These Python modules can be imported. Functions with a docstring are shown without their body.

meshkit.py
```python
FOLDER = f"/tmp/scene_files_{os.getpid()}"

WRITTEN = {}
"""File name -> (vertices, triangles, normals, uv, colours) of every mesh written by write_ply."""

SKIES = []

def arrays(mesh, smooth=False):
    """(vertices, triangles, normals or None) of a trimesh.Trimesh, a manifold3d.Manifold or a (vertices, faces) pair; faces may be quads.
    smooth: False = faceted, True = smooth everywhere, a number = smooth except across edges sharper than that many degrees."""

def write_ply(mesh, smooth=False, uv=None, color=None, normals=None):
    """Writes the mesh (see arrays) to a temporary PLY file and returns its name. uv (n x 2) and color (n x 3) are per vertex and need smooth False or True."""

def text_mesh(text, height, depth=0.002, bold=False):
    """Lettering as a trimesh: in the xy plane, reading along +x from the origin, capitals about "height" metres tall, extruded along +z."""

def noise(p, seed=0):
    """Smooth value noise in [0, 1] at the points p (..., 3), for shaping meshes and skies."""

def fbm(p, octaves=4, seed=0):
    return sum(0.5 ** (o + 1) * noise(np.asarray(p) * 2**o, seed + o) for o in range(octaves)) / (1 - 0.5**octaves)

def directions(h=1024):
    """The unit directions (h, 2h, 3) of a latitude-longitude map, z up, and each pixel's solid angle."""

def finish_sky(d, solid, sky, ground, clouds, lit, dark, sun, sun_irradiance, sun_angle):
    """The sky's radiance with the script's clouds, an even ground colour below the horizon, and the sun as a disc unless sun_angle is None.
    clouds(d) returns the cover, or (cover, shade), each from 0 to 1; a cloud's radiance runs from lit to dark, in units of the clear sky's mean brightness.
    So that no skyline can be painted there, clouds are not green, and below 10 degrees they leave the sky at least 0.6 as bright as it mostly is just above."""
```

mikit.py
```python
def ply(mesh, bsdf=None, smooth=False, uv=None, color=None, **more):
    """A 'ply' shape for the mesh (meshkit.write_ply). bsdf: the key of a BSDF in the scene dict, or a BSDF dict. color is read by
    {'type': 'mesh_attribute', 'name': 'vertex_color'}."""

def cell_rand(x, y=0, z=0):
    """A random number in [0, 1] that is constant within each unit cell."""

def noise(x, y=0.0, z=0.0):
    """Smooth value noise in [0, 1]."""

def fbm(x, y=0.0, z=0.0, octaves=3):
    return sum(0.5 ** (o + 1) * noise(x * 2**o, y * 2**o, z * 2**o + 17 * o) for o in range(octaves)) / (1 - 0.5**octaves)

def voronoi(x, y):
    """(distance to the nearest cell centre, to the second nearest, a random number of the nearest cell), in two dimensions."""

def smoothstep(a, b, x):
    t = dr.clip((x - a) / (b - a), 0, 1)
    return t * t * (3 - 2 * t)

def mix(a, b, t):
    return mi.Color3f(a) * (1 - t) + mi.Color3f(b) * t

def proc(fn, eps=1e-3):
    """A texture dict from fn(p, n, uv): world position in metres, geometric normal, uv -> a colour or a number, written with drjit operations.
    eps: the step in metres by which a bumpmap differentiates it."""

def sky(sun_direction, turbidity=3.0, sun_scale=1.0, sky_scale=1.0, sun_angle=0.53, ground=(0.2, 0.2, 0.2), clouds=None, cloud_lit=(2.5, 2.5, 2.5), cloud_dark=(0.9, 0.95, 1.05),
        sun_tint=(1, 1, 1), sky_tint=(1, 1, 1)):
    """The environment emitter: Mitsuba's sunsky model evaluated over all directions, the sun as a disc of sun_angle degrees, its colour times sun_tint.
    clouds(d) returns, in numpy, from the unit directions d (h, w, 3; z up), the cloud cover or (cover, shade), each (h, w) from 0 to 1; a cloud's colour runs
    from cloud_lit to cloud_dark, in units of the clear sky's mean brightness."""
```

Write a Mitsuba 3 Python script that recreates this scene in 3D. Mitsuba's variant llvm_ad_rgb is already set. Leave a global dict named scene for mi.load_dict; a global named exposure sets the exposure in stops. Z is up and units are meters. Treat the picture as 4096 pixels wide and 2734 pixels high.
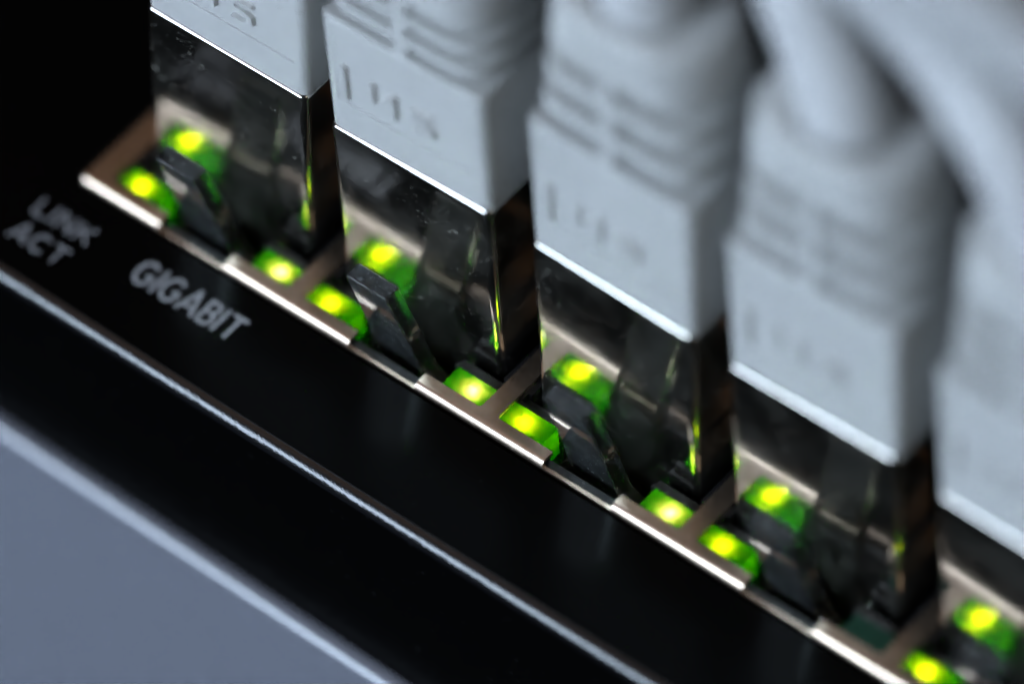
import math, random, glob
import numpy as np, trimesh, mitsuba as mi, drjit as dr
import manifold3d as m3
from manifold3d import Manifold as Mf, CrossSection as Cs
import mikit, meshkit

T = mi.ScalarTransform4f
scene, labels = {}, {}

# ------------------------------------------------------------------ camera (a long macro lens, wide open)
CAM = np.array([216.904, -207.760, 357.288]) * 1e-3
FWD = np.array([-0.4172, 0.4660, -0.7803]); FWD /= np.linalg.norm(FWD)
UP = -np.array([0.4750, -0.6200, -0.6243])
FOCUS = 0.4543
scene['camera'] = {'type': 'thinlens', 'fov': 7.141, 'fov_axis': 'x', 'aperture_radius': 0.0132, 'focus_distance': FOCUS,
                   'near_clip': 0.02, 'far_clip': 20.0,
                   'to_world': T().look_at(origin=CAM.tolist(), target=(CAM + FWD * FOCUS).tolist(), up=UP.tolist())}

# ------------------------------------------------------------------ light: one cool window-like lamp panel, one dim warm lamp, and the status lights themselves
exposure = 0.0

# ------------------------------------------------------------------ helpers (all shapes are laid out in millimetres)
MM = 1e-3
rng = random.Random(7)


def numbered(name):
    if name not in used:
        used.add(name)
        return name
    k = 1
    while f'{name}_{k:03d}' in used:
        k += 1
    used.add(f'{name}_{k:03d}')
    return f'{name}_{k:03d}'


used = set()


def tri(mesh):
    if hasattr(mesh, 'to_mesh'):
        m = mesh.to_mesh()
        return trimesh.Trimesh(np.array(m.vert_properties[:, :3]), np.array(m.tri_verts), process=False)
    return mesh


def add(key, mesh, bsdf, smooth=30, **more):
    key = numbered(key)
    m = tri(mesh).copy()
    m.vertices = m.vertices * MM
    scene[key] = mikit.ply(m, bsdf, smooth=smooth, **more)
    return key


def tag(key, label, category=None, group=None, kind=None):
    d = {'label': label}
    if category: d['category'] = category
    if group: d['group'] = group
    if kind: d['kind'] = kind
    labels[key] = d


def box(x0, x1, y0, y1, z0, z1):
    return Mf.cube((x1 - x0, y1 - y0, z1 - z0)).translate((x0, y0, z0))


def rbox(x0, x1, y0, y1, z0, z1, r, seg=16):
    """A box with every edge rounded."""
    s = Mf.sphere(r, seg)
    return Mf.batch_hull([s.translate((x, y, z)) for x in (x0 + r, x1 - r) for y in (y0 + r, y1 - r) for z in (z0 + r, z1 - r)])


def rrect(x0, x1, y0, y1, r, seg=24):
    c = Cs.circle(r, seg)
    return Cs.batch_hull([c.translate((x, y)) for x in (x0 + r, x1 - r) for y in (y0 + r, y1 - r)])


def sweep_x(profile, x0, x1):
    """A (y, z) polygon carried along x."""
    cs = Cs([profile], m3.FillRule.NonZero)
    m = Mf.extrude(cs, x1 - x0)                       # (y, z, along)
    return m.transform(np.array([[0, 0, 1, x0], [1, 0, 0, 0], [0, 1, 0, 0]], float))


def arc(cy, cz, r, a0, a1, n=8):
    return [(cy + r * math.cos(a), cz + r * math.sin(a)) for a in np.radians(np.linspace(a0, a1, n + 1))]


# ------------------------------------------------------------------ materials
def rgb(*v): return {'type': 'rgb', 'value': list(v)}


def speckle(p, f):
    """0..1 tiny dust specks, f cells per metre."""
    c = mikit.noise(p.x * f, p.y * f, p.z * f)
    return mikit.smoothstep(0.80, 0.92, c)


def shell_base(p, n, uv):
    dust = mikit.smoothstep(0.45, 0.8, mikit.fbm(p.x * 500, p.y * 500, p.z * 300))
    return mikit.mix((0.60, 0.575, 0.53), (0.50, 0.47, 0.41), dust)


def shell_rough(p, n, uv):
    streak = mikit.noise(p.x * 900, p.y * 900, p.z * 9000)
    dust = mikit.smoothstep(0.4, 0.8, mikit.fbm(p.x * 600, p.y * 600, p.z * 400))
    return 0.07 + 0.04 * streak + 0.05 * dust + 0.22 * speckle(p, 5200)


def shell_dust(p, n, uv):
    film = mikit.smoothstep(0.42, 0.80, mikit.fbm(p.x * 420 + 7, p.y * 420, p.z * 330, 4))
    specks = mikit.smoothstep(0.86, 0.93, mikit.noise(p.x * 7000, p.y * 7000, p.z * 7000)) * mikit.smoothstep(0.35, 0.7, mikit.noise(p.x * 700, p.y * 700, p.z * 500 + 3))
    return dr.minimum(0.006 + 0.04 * film + 0.75 * specks, 0.8)


def shell_bump(p, n, uv):
    return mikit.noise(p.x * 1500, p.y * 1500, p.z * 9000) + 0.5 * mikit.noise(p.x * 900, p.y * 900, p.z * 500)


def tin_rough(p, n, uv):
    return 0.27 + 0.10 * mikit.fbm(p.x * 2500, p.y * 2500, p.z * 2500)


def tin_bump(p, n, uv):
    return mikit.fbm(p.x * 9000, p.y * 6000, p.z * 6000)


def tin_base(p, n, uv):
    t = mikit.fbm(p.x * 1800, p.y * 1800, p.z * 1800)
    return mikit.mix((0.62, 0.48, 0.375), (0.79, 0.62, 0.49), t)


def black_base(p, n, uv):
    s = speckle(p, 2600) * mikit.noise(p.x * 500, p.y * 500, p.z * 500)
    return mikit.mix((0.0015, 0.0015, 0.0015), (0.06, 0.06, 0.06), s * 0.22)


def bezel_bump(p, n, uv):
    return mikit.fbm(p.x * 9000, p.y * 9000, p.z * 9000, 2)


def socket_base(p, n, uv):
    s = speckle(p, 5000)
    return mikit.mix((0.008, 0.008, 0.009), (0.12, 0.12, 0.12), s)


def boot_base(p, n, uv):
    t = mikit.fbm(p.x * 260, p.y * 260, p.z * 260)
    d = speckle(p, 1900) * mikit.smoothstep(0.55, 0.8, mikit.noise(p.x * 350, p.y * 350, p.z * 350))
    return mikit.mix(mikit.mix((0.47, 0.47, 0.46), (0.53, 0.53, 0.515), t), (0.25, 0.23, 0.20), d * 0.5)


def boot_bump(p, n, uv):
    return mikit.fbm(p.x * 5000, p.y * 5000, p.z * 5000)


def cover_bump(p, n, uv):
    return mikit.fbm(p.x * 5000, p.y * 5000, p.z * 5000)


def lens_base(p, n, uv):
    s = speckle(p, 6500)
    return mikit.mix((0.13, 0.60, 0.012), (0.3, 0.7, 0.06), s * 0.5)


def clear_haze(p, n, uv):
    """A handled clear part: faint grease film, fine scratches and dust."""
    film = mikit.smoothstep(0.40, 0.80, mikit.fbm(p.x * 1200, p.y * 1200, p.z * 700))
    return dr.minimum(0.028 + 0.06 * film + 0.4 * speckle(p, 6500), 0.6)


def bump(inner, fn, scale, eps=2e-5):
    return {'type': 'bumpmap', 'arbitrary': mikit.proc(fn, eps=eps), 'scale': scale, 'bsdf': inner}


scene['mat_shell_metal'] = bump({'type': 'principled', 'base_color': mikit.proc(shell_base), 'metallic': 1.0, 'roughness': mikit.proc(shell_rough)}, shell_bump, 1.2e-6)
scene['mat_dust'] = {'type': 'diffuse', 'reflectance': rgb(0.46, 0.44, 0.38)}
scene['mat_shell'] = {'type': 'blendbsdf', 'weight': mikit.proc(shell_dust), 'a': {'type': 'ref', 'id': 'mat_shell_metal'}, 'b': {'type': 'ref', 'id': 'mat_dust'}}
scene['mat_tin'] = bump({'type': 'principled', 'base_color': mikit.proc(tin_base), 'metallic': 1.0, 'roughness': mikit.proc(tin_rough)}, tin_bump, 4e-6)
scene['mat_label'] = {'type': 'principled', 'base_color': mikit.proc(black_base), 'roughness': 0.20, 'specular': 0.065}
scene['mat_bezel'] = bump({'type': 'principled', 'base_color': mikit.proc(black_base), 'roughness': 0.30, 'specular': 0.015}, bezel_bump, 1.0e-5)
scene['mat_trim'] = bump({'type': 'principled', 'base_color': rgb(0.006, 0.006, 0.007), 'roughness': 0.20, 'specular': 0.75}, bezel_bump, 1.6e-5)
scene['mat_socket'] = {'type': 'principled', 'base_color': mikit.proc(socket_base), 'roughness': 0.4, 'specular': 0.5}
scene['mat_boot'] = bump({'type': 'principled', 'base_color': mikit.proc(boot_base), 'roughness': 0.42, 'specular': 0.45}, boot_bump, 2.5e-6)
scene['mat_sheath'] = {'type': 'principled', 'base_color': rgb(0.56, 0.56, 0.56), 'roughness': 0.40, 'specular': 0.5}
scene['mat_cover'] = bump({'type': 'principled', 'base_color': rgb(0.165, 0.172, 0.205), 'roughness': 0.20, 'specular': 0.9, 'clearcoat': 0.9, 'clearcoat_gloss': 0.92}, cover_bump, 3e-6)
scene['mat_print'] = {'type': 'principled', 'base_color': rgb(0.28, 0.28, 0.30), 'roughness': 0.6}
scene['mat_lens'] = {'type': 'principledthin', 'base_color': mikit.proc(lens_base), 'roughness': 0.30, 'diff_trans': 1.90, 'spec_trans': 0.03, 'eta': 1.5}
scene['green_resin'] = {'type': 'homogeneous', 'albedo': rgb(0.0, 0.0, 0.0), 'sigma_t': rgb(0.75, 0.10, 0.80), 'scale': 2000.0}
scene['mat_lens_off'] = {'type': 'principled', 'base_color': rgb(0.003, 0.035, 0.02), 'roughness': 0.25, 'specular': 0.5}
scene['mat_resin'] = {'type': 'dielectric', 'int_ior': 1.57, 'ext_ior': 1.0, 'specular_transmittance': rgb(0.93, 0.97, 0.94)}
scene['mat_haze'] = {'type': 'twosided', 'bsdf': {'type': 'diffuse', 'reflectance': rgb(0.30, 0.32, 0.33)}}
scene['mat_clear'] = {'type': 'blendbsdf', 'weight': mikit.proc(clear_haze), 'a': {'type': 'ref', 'id': 'mat_resin'}, 'b': {'type': 'ref', 'id': 'mat_haze'}}
scene['mat_frame'] = {'type': 'principled', 'base_color': rgb(0.05, 0.05, 0.05), 'roughness': 0.5}


def lamp(name, direction, distance, w, h, radiance, label, weight=3.0):
    """A flat lamp: a housing tray and the luminous diffuser in its mouth, facing the switch."""
    d = np.array(direction, float); d /= np.linalg.norm(d)
    c = np.array([0.03, 0.0, 0.0]) + d * distance
    W = T().look_at(origin=c.tolist(), target=(c - d).tolist(), up=[0, 0, 1])
    q = trimesh.Trimesh(np.array([[-w / 2, -h / 2, 0], [w / 2, -h / 2, 0], [w / 2, h / 2, 0], [-w / 2, h / 2, 0]]), [[0, 1, 2], [0, 2, 3]], process=False)
    scene[name + '__diffuser'] = mikit.ply(q, 'mat_frame', to_world=W, emitter={'type': 'area', 'radiance': rgb(*radiance), 'sampling_weight': weight})
    t = trimesh.creation.box((w + 0.04, h + 0.04, 0.04)); t.apply_translation((0, 0, -0.023))
    scene[name + '__housing'] = mikit.ply(t, 'mat_frame', to_world=W)
    tag(name, label, 'lamp')


lamp('daylight_panel_lamp', (-0.38, -0.85, 0.36), 1.0, 0.72, 0.50, (8.3, 10.2, 12.6), 'large cool white panel lamp to the front left of the switch, outside the picture')

lamp('ceiling_lamp', (0.72, -0.25, 0.65), 1.3, 0.55, 0.55, (0.9, 0.78, 0.6), 'dim warm ceiling lamp to the right of the switch, outside the picture', 1.0)
lamp('overhead_panel_lamp', (-0.52, -0.02, 0.80), 0.95, 0.85, 0.70, (0.30, 0.20, 0.135), 'broad dim amber panel lamp overhead to the left of the switch, outside the picture', 2.0)

# ------------------------------------------------------------------ the switch: bezel, cover, label strip, metal port frame, sockets, status lights
PITCH, PORTS, ZL = 14.0, 6, -0.55
XA, XB = -70.0, 150.0
sw = 'network_switch'
tag(sw, 'black network switch front with a row of metal framed ports and green status lights', 'network switch')

hole = box(-1.75, PITCH * PORTS + 1.75, -0.30, 14.75, -20, 2)
bez = sweep_x([(34, ZL - 0.06), (-7.20, ZL - 0.06), (-7.20, ZL - 0.86), (-7.93, ZL - 0.86), (-7.93, -26), (34, -26)], XA, XB) - hole
add(sw + '__bezel', bez, 'mat_bezel', 25)
trim = sweep_x(arc(-7.20, ZL - 0.81, 0.75, 90, 180, 16) + [(-7.95, ZL - 0.855), (-7.205, ZL - 0.855)], XA, XB)
k = add(sw + '__edge_trim', trim, 'mat_trim', 25)
tag(k, 'thin shiny rounded edge along the black front')
strip = rbox(XA + 1, XB - 1, -7.25, 33.5, ZL - 0.30, ZL, 0.04, 8) - box(-1.68, PITCH * PORTS + 1.68, -0.24, 14.68, -3, 2)
add(sw + '__label_strip', strip, 'mat_label', 25)

# the grey cover behind the bezel: a folded sheet whose front edge is rolled
cov = [(-9.0, -120), (-9.0, -15.3)] + arc(-8.2, -15.3, 0.8, 180, 90, 14)[1:] + [(-7.97, -14.5), (-7.97, -120)]
cover = sweep_x(cov, XA, XB).translate((-14, 0, 14.8)).rotate((0, 1.4, 0)).translate((14, 0, -15.05))
k = add(sw + '__cover', cover, 'mat_cover', 25)
tag(k, 'grey painted metal cover behind the black bezel')


GLYPHS = {  # stroke skeletons in a cell of cap height 1: width, polylines
    'I': (0.10, [[(0.05, 0), (0.05, 1)]]),
    'L': (0.52, [[(0.05, 1), (0.05, 0.05), (0.52, 0.05)]]),
    'T': (0.70, [[(0, 0.95), (0.70, 0.95)], [(0.35, 0.95), (0.35, 0)]]),
    'N': (0.66, [[(0.05, 0), (0.05, 1)], [(0.05, 1), (0.61, 0)], [(0.61, 0), (0.61, 1)]]),
    'K': (0.64, [[(0.05, 0), (0.05, 1)], [(0.05, 0.34), (0.60, 1)], [(0.25, 0.58), (0.64, 0)]]),
    'A': (0.76, [[(0.0, 0), (0.38, 1), (0.76, 0)], [(0.13, 0.30), (0.63, 0.30)]]),
    'B': (0.60, [[(0.05, 0.05), (0.05, 0.95), (0.34, 0.95)] + [(0.34 + 0.20 * math.sin(a), 0.74 + 0.21 * math.cos(a)) for a in np.linspace(0.2, 3.0, 8)] + [(0.34, 0.53), (0.05, 0.53)],
                 [(0.34, 0.53)] + [(0.36 + 0.22 * math.sin(a), 0.29 + 0.24 * math.cos(a)) for a in np.linspace(0.2, 3.0, 8)] + [(0.34, 0.05), (0.05, 0.05)]]),
    'C': (0.74, [[(0.40 + 0.36 * math.cos(a), 0.5 + 0.46 * math.sin(a)) for a in np.radians(np.linspace(48, 312, 24))]]),
    'G': (0.80, [[(0.40 + 0.37 * math.cos(a), 0.5 + 0.46 * math.sin(a)) for a in np.radians(np.linspace(45, 328, 26))] + [(0.745, 0.46), (0.45, 0.46)]]),
}


def lettering(text, x0, x1, y0, h, w=0.125):
    """Screen print: even strokes of w cap heights."""
    from shapely.geometry import LineString
    from shapely.ops import unary_union
    lines, x = [], 0.0
    for c in text:
        gw, polys = GLYPHS[c]
        lines += [[(x + px, py) for px, py in pl] for pl in polys]
        x += gw + 0.20
    k = (x1 - x0 - w * h) / ((x - 0.20) * h)
    shape = unary_union([LineString([(px * k * h, w * h / 2 + py * h * (1 - w)) for px, py in pl]).buffer(w * h / 2, cap_style=2, join_style=1) for pl in lines])
    m = trimesh.util.concatenate([trimesh.creation.extrude_polygon(g, 0.02, engine='earcut') for g in getattr(shape, 'geoms', [shape])])
    m.apply_translation((x0 + w * h / 2, y0, ZL + 0.002))
    return m


for text, x0, x1, y0, h in (('GIGABIT', 5.38, 13.15, -3.80, 2.0), ('LINK', -2.20, 2.05, -3.45, 1.42), ('ACT', -2.15, 1.80, -5.55, 1.48)):
    k = add(sw + '__lettering', lettering(text, x0, x1, y0, h), 'mat_print', False)
    tag(k, f'grey printed word {text}')

# metal port frame: one folded sheet
X0, X1, YB = -1.45, PITCH * PORTS + 1.45, 14.4


def shell_solid(g, r):
    s = Mf.sphere(r, 24)
    pts = [s.translate((x, y, -g - r)) for x in (X0 + g + r, X1 - g - r) for y in (g + r, YB - g - r)]
    c = Cs.circle(r, 24)
    low = [Mf.extrude(c, 0.1).translate((x, y, -9.0)) for x in (X0 + g + r, X1 - g - r) for y in (g + r, YB - g - r)]
    return Mf.batch_hull(pts + low)


frame = shell_solid(0, 0.42) - shell_solid(0.24, 0.18).translate((0, 0, 0)) - box(X0 - 1, X1 + 1, -1, YB + 1, -10, -8.5)
for p in range(PORTS):
    a, b = PITCH * p, PITCH * (p + 1)
    la = 0.40 if p == 0 else 0.60
    lb = 0.40 if p == PORTS - 1 else 0.60
    frame -= Mf.extrude(rrect(a + la, b - lb, 0.97, 13.3, 0.22), 2).translate((0, 0, -1))
    frame -= Mf.extrude(rrect(a + 4.56, b - 4.56, -2, 4, 0.2), 3).translate((0, 0, -0.46))
add(sw + '__port_frame', frame, 'mat_tin', 30)

# black socket bodies behind the frame, one per port
for p in range(PORTS):
    a, b = PITCH * p, PITCH * (p + 1)
    body = box(a + 0.02, b - 0.02, 0.30, 14.1, -14, -0.30)
    body -= box(a + 1.0, b - 1.0, 3.45, 12.2, -13, 1)                     # plug cavity
    body -= box(a + 3.85, b - 3.85, 0.95, 4, -13, 1)                       # latch channel
    body -= box(a + 4.35, b - 4.35, 0.0, 1.5, -0.85, 1)                    # sunk sill of the latch channel
    body -= box(a + 0.60, a + 4.0, 0.97, 2.66, -3.0, 1) + box(b - 4.0, b - 0.60, 0.97, 2.66, -3.0, 1)    # light wells
    body -= box(a + 0.75, a + 3.9, 2.95, 3.5, -0.72, 1) + box(b - 3.9, b - 0.75, 2.95, 3.5, -0.72, 1)     # step beside the plug
    body -= box(a + 0.62, a + 4.4, 2.60, 3.0, -0.42, 1) + box(b - 4.4, b - 0.62, 2.60, 3.0, -0.42, 1)
    s = add(sw + '__socket', body, 'mat_socket', False)

# status lights: a moulded green lens with a small lit chip inside
LENS = {'B': (0.66, 3.70), 'A': (-3.45, -0.66)}
for kx in range(0, PORTS - 1):
    for side in ('A', 'B'):
        if kx == 0 and side == 'A':
            continue
        x0, x1 = (PITCH * kx + v for v in LENS[side])
        off = (kx == 4 and side == 'A')
        lens = rbox(x0, x1, 1.00, 2.56, -2.4, -0.14, 0.05, 10)
        t = numbered(sw + '__status_light')
        scene_key = add(t + '__lens', lens, 'mat_lens_off' if off else 'mat_lens', 35, **({} if off else {'interior': {'type': 'ref', 'id': 'green_resin'}}))
        if off:
            tag(t, 'unlit dark green status light')
            continue
        gain = 1.25 + 0.7 * (rng.random() - 0.5) + (0.45 if side == 'A' else 0)
        cx = PITCH * kx + (1.95 if side == 'B' else -1.75)
        chip = trimesh.creation.icosphere(2, 0.22); chip.apply_translation((cx, 1.68, -0.68))
        add(t + '__chip', chip, 'mat_frame', True, emitter={'type': 'area', 'radiance': rgb(540 * gain, 470 * gain, (320 if side == 'A' else 14) * gain)})

# ------------------------------------------------------------------ patch cables: shielded plug, clear latch, moulded boot, sheath
def loft(sections, n=12):
    """Rounded rectangles (z, half width, front y, back y, corner radius) joined into one closed skin."""
    V = []
    for z, hx, y0, y1, r in sections:
        ring = []
        for cx, cy, a0 in ((hx - r, y1 - r, 0), (-hx + r, y1 - r, 90), (-hx + r, y0 + r, 180), (hx - r, y0 + r, 270)):
            for a in np.radians(np.linspace(a0, a0 + 90, n)):
                ring.append((cx + r * math.cos(a), cy + r * math.sin(a), z))
        V.append(np.array(ring))
    n = len(V[0])
    m = len(V)
    F = []
    for i in range(m - 1):
        for j in range(n):
            a, b, c, d = i * n + j, i * n + (j + 1) % n, (i + 1) * n + (j + 1) % n, (i + 1) * n + j
            F += [(a, b, c), (a, c, d)]
    V = np.vstack(V + [V[0].mean(0)[None], V[-1].mean(0)[None]])
    for j in range(n):
        F += [(m * n, (j + 1) % n, j), (m * n + 1, (m - 1) * n + j, (m - 1) * n + (j + 1) % n)]
    return trimesh.Trimesh(V, F, process=False)


def to_manifold(t):
    return Mf(m3.Mesh(np.asarray(t.vertices, np.float32), np.asarray(t.faces, np.uint32)))


Z0, ZT = 13.15, 33.0        # boot foot, boot top
YF = 4.12                              # front of the boot


def make_boot(ZG, step, wide):
    foot = to_manifold(loft([(Z0, 5.60, YF + 0.12, 12.3, 0.5), (Z0 + 0.12, 5.72, YF, 12.4, 0.62), (ZG - 0.15, 5.72, YF, 12.4, 0.62), (ZG, 5.62, YF + 0.10, 12.3, 0.62)]))
    secs = [(ZG - 1.0, 5.66, YF + 0.06, 12.3, 1.9)]
    for i in range(1, 11):
        u = i / 10
        secs.append((ZG + (ZT - ZG) * u, 5.66 - 0.30 * u, YF + 0.06 + 0.25 * u, 12.3 - 0.5 * u, 1.9 + 1.5 * u))
    secs += [(ZT + 0.25, 5.16, YF + 0.51, 11.6, 3.3), (ZT + 0.42, 4.8, YF + 0.85, 11.3, 3.1)]
    body = foot + to_manifold(loft(secs))
    # strain relief slots (two moulds are about): three on either side of a plain spine, each wrapping round its flank
    for i in range(3):
        z = ZG + 0.02 + step * i
        dep = 2.4
        core = to_manifold(loft([(z - 0.1, 5.6 - dep, YF + dep, 12.2 - dep, 1.0), (z + wide + 0.15, 5.6 - dep, YF + dep, 12.2 - dep, 1.0)]))
        body -= box(-8, 8, 2, 14, z, z + wide) - core - box(-0.42, 0.42, 0, 8, z - 0.5, z + 2) - box(-0.42, 0.42, 8, 16, z - 0.5, z + 2)
    body -= box(-4.9, 4.9, YF - 1, YF + 0.06, 15.75, ZG - 0.45)       # shallow panel that carries the moulded marks
    body -= Mf.cylinder(3, 3.0, 3.0, 48).translate((0, 8.0, ZT - 0.6))
    return body


def marks():
    """The moulded marks: a tall bar, a letter like a reversed N, a figure 5 (strokes 0.3 mm proud)."""
    def stroke(pts, w=0.42):
        return [Mf.batch_hull([Mf.cylinder(0.32, w / 2, w / 2 - 0.06, 12).translate((*p, 0)), Mf.cylinder(0.32, w / 2, w / 2 - 0.06, 12).translate((*q, 0))]) for p, q in zip(pts, pts[1:])]
    parts = stroke([(-4.25, 16.3), (-4.25, 18.7)], 0.5)
    parts += stroke([(-2.2, 18.5), (-2.2, 16.9), (-0.7, 18.5), (-0.7, 16.9)])
    parts += stroke([(1.95, 18.4), (0.75, 18.4), (0.75, 17.75), (1.5, 17.8), (1.95, 17.55), (1.98, 17.1), (1.6, 16.85), (0.75, 16.85)])
    m = Mf.batch_boolean(parts, m3.OpType.Add)
    return m.transform(np.array([[1, 0, 0, 0], [0, 0, -1, YF + 0.08], [0, 1, 0, 0]], float))


def make_shell():
    r, e, zt = 0.50, 0.28, 13.35
    out = []
    for x in (-5.74 + r, 5.74 - r):
        for y in (3.97 + r, 10.6 - r):
            out.append(Mf.cylinder(0.1, r, r, 40).translate((x, y, -9.5)))
            for a in np.radians(np.linspace(0, 90, 8)):
                q = r - e + e * math.cos(a)
                out.append(Mf.cylinder(0.001, q, q, 40).translate((x, y, zt - e + e * math.sin(a))))
    return Mf.batch_hull(out)


def make_latch():
    """Clear lever: rooted in the plug's nose, leaning out of the port, wider at its shoulders."""
    secs = [(-6.0, 2.9, 2.6, 1.2), (-3.4, 2.9, 2.15, 1.2), (-2.2, 1.75, 1.90, 1.2), (1.2, 1.58, 1.14, 1.20), (6.55, 1.46, -0.36, 1.16)]
    parts = []
    s = Mf.sphere(0.13, 16)
    for a, b in zip(secs, secs[1:]):
        parts.append(Mf.batch_hull([s.translate((sx * (q[1] - 0.13), y, q[0])) for q in (a, b) for sx in (-1, 1) for y in (q[2] + 0.13, q[2] + q[3] - 0.13)]))
    return Mf.batch_boolean(parts, m3.OpType.Add)


def tube(points, radius, n=40):
    """A round sheath along a smooth curve through the points."""
    from scipy.interpolate import CubicSpline
    P = np.array(points, float)
    t = np.r_[0, np.cumsum(np.linalg.norm(np.diff(P, axis=0), axis=1))]
    C = CubicSpline(t, P)
    ts = np.linspace(0, t[-1], 60)
    Q, D = C(ts), C(ts, 1)
    u = np.array([1.0, 0, 0]); rows = []
    for q, d in zip(Q, D):
        d = d / np.linalg.norm(d)
        u = u - d * (u @ d); u /= np.linalg.norm(u)
        v = np.cross(d, u)
        a = np.linspace(0, 2 * np.pi, n, endpoint=False)
        rows.append(q + radius * (np.cos(a)[:, None] * u + np.sin(a)[:, None] * v))
    F = []
    for i in range(len(rows) - 1):
        for j in range(n):
            a, b, c, d = i * n + j, i * n + (j + 1) % n, (i + 1) * n + (j + 1) % n, (i + 1) * n + j
            F += [(a, b, c), (a, c, d)]
    V = np.vstack(rows + [Q[:1], Q[-1:]])
    m = len(rows)
    for j in range(n):
        F += [(m * n, (j + 1) % n, j), (m * n + 1, (m - 1) * n + j, (m - 1) * n + (j + 1) % n)]
    return trimesh.Trimesh(V, F, process=False)


BOOT, MARK, SHELL, LATCH = (tri(make_boot(22.2, 1.68, 0.88)), tri(make_boot(23.3, 2.5, 1.3))), tri(marks()), tri(make_shell()), tri(make_latch())

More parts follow.
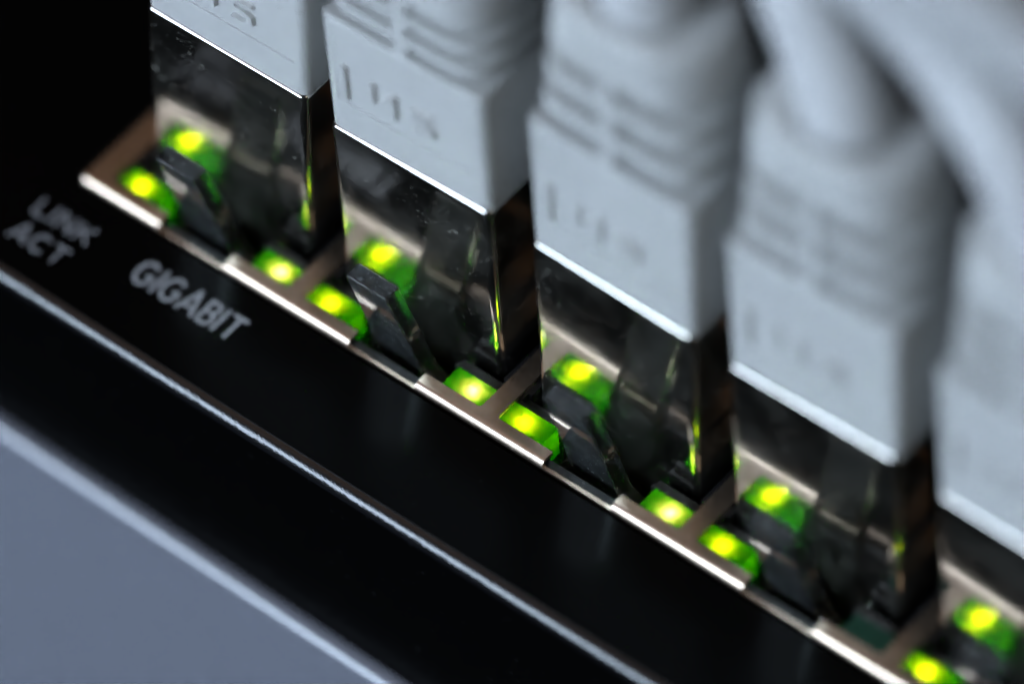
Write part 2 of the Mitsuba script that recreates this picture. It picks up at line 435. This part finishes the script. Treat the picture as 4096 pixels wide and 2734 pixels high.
# per port: sideways offset at the panel, roll (degrees, top towards -x), pitch, yaw, rise, latch offset, sheath direction and what tells the cable apart
PLUGS = [
    (-0.28, -1.5, -1.2, 1.6, -0.61, -0.30, [(0, 0, 0), (-1.0, 0.5, 20), (-5, 2, 50)], 'grey booted patch cable in the end port, above the word GIGABIT'),
    (-0.27, 2.2, -1.2, 0.0, -1.00, -0.35, [(0, 0, 0), (-1.0, 0, 20), (-6, 0, 50)], 'grey booted patch cable with sharp moulded marks, second from the end port'),
    (-0.27, 1.2, -1.3, -1.2, -0.96, -0.35, [(0, 0, 0), (-1.0, 0.5, 8), (-7, 1, 24)], 'grey booted patch cable in the middle, third from the end port'),
    (-0.43, 1.7, -1.4, 0.3, -1.00, -0.36, [(0, 0, 0), (-0.8, 0.5, 2.2), (-2.2, 1.0, 4.2), (-4.2, 1.7, 7.0), (-12, 3, 16)], 'grey booted patch cable beside the unlit status light, its sheath bending left at the top'),
    (-0.39, 2.0, -1.0, -1.5, -1.30, -0.30, [(0, 0, 0), (-1.0, 0.1, 2.4), (-3.1, 0.4, 5.2), (-7.4, 1.3, 8.6), (-13.6, 0.8, 13.5), (-26, -1, 22)], 'blurred grey booted patch cable at the right edge, its sheath arching across the top right'),
    (-0.30, 1.5, -1.0, 0.0, -1.00, -0.30, [(0, 0, 0), (-1.0, 0.1, 2.4), (-3.1, 0.4, 5.2), (-7.4, 1.3, 8.6), (-13.6, 0.8, 13.5), (-26, -2, 22), (-40, -4, 29)], 'patch cable beyond the right edge whose blurred sheath fills the top right corner'),
]
for i, (dx, roll, pitch, yaw, rise, lx, path, label) in enumerate(PLUGS):
    cx = PITCH * i + 7.0
    t = numbered('patch_cable')
    used.add(t)
    tag(t, label, 'network cable', 'patch cables plugged into the switch')
    M = trimesh.transformations
    W = M.translation_matrix((cx + dx, 0, 0)) @ M.translation_matrix((0, 4, 0)) @ M.rotation_matrix(math.radians(yaw), (0, 0, 1)) @ M.rotation_matrix(math.radians(pitch), (1, 0, 0)) @ M.rotation_matrix(math.radians(-roll), (0, 1, 0)) @ M.translation_matrix((0, -4, rise))

    def put(name, mesh, mat, smooth=30):
        m = mesh.copy(); m.apply_transform(W)
        return add(f'{t}__{name}', m, mat, smooth)
    put('plug_shell', SHELL, 'mat_shell', 40)
    lt = LATCH.copy(); lt.apply_translation((cx + lx, 0, 0.1)); add(f'{t}__latch', lt, 'mat_clear', 30)
    k = put('boot', BOOT[i > 1], 'mat_boot', 28)
    put('boot__moulded_marks', MARK, 'mat_boot', 28)
    base = np.array([0, 8.0, ZT - 0.5])
    pts = [base + np.array(q) for q in path]
    put('sheath', tube(pts, 2.75), 'mat_sheath', True)
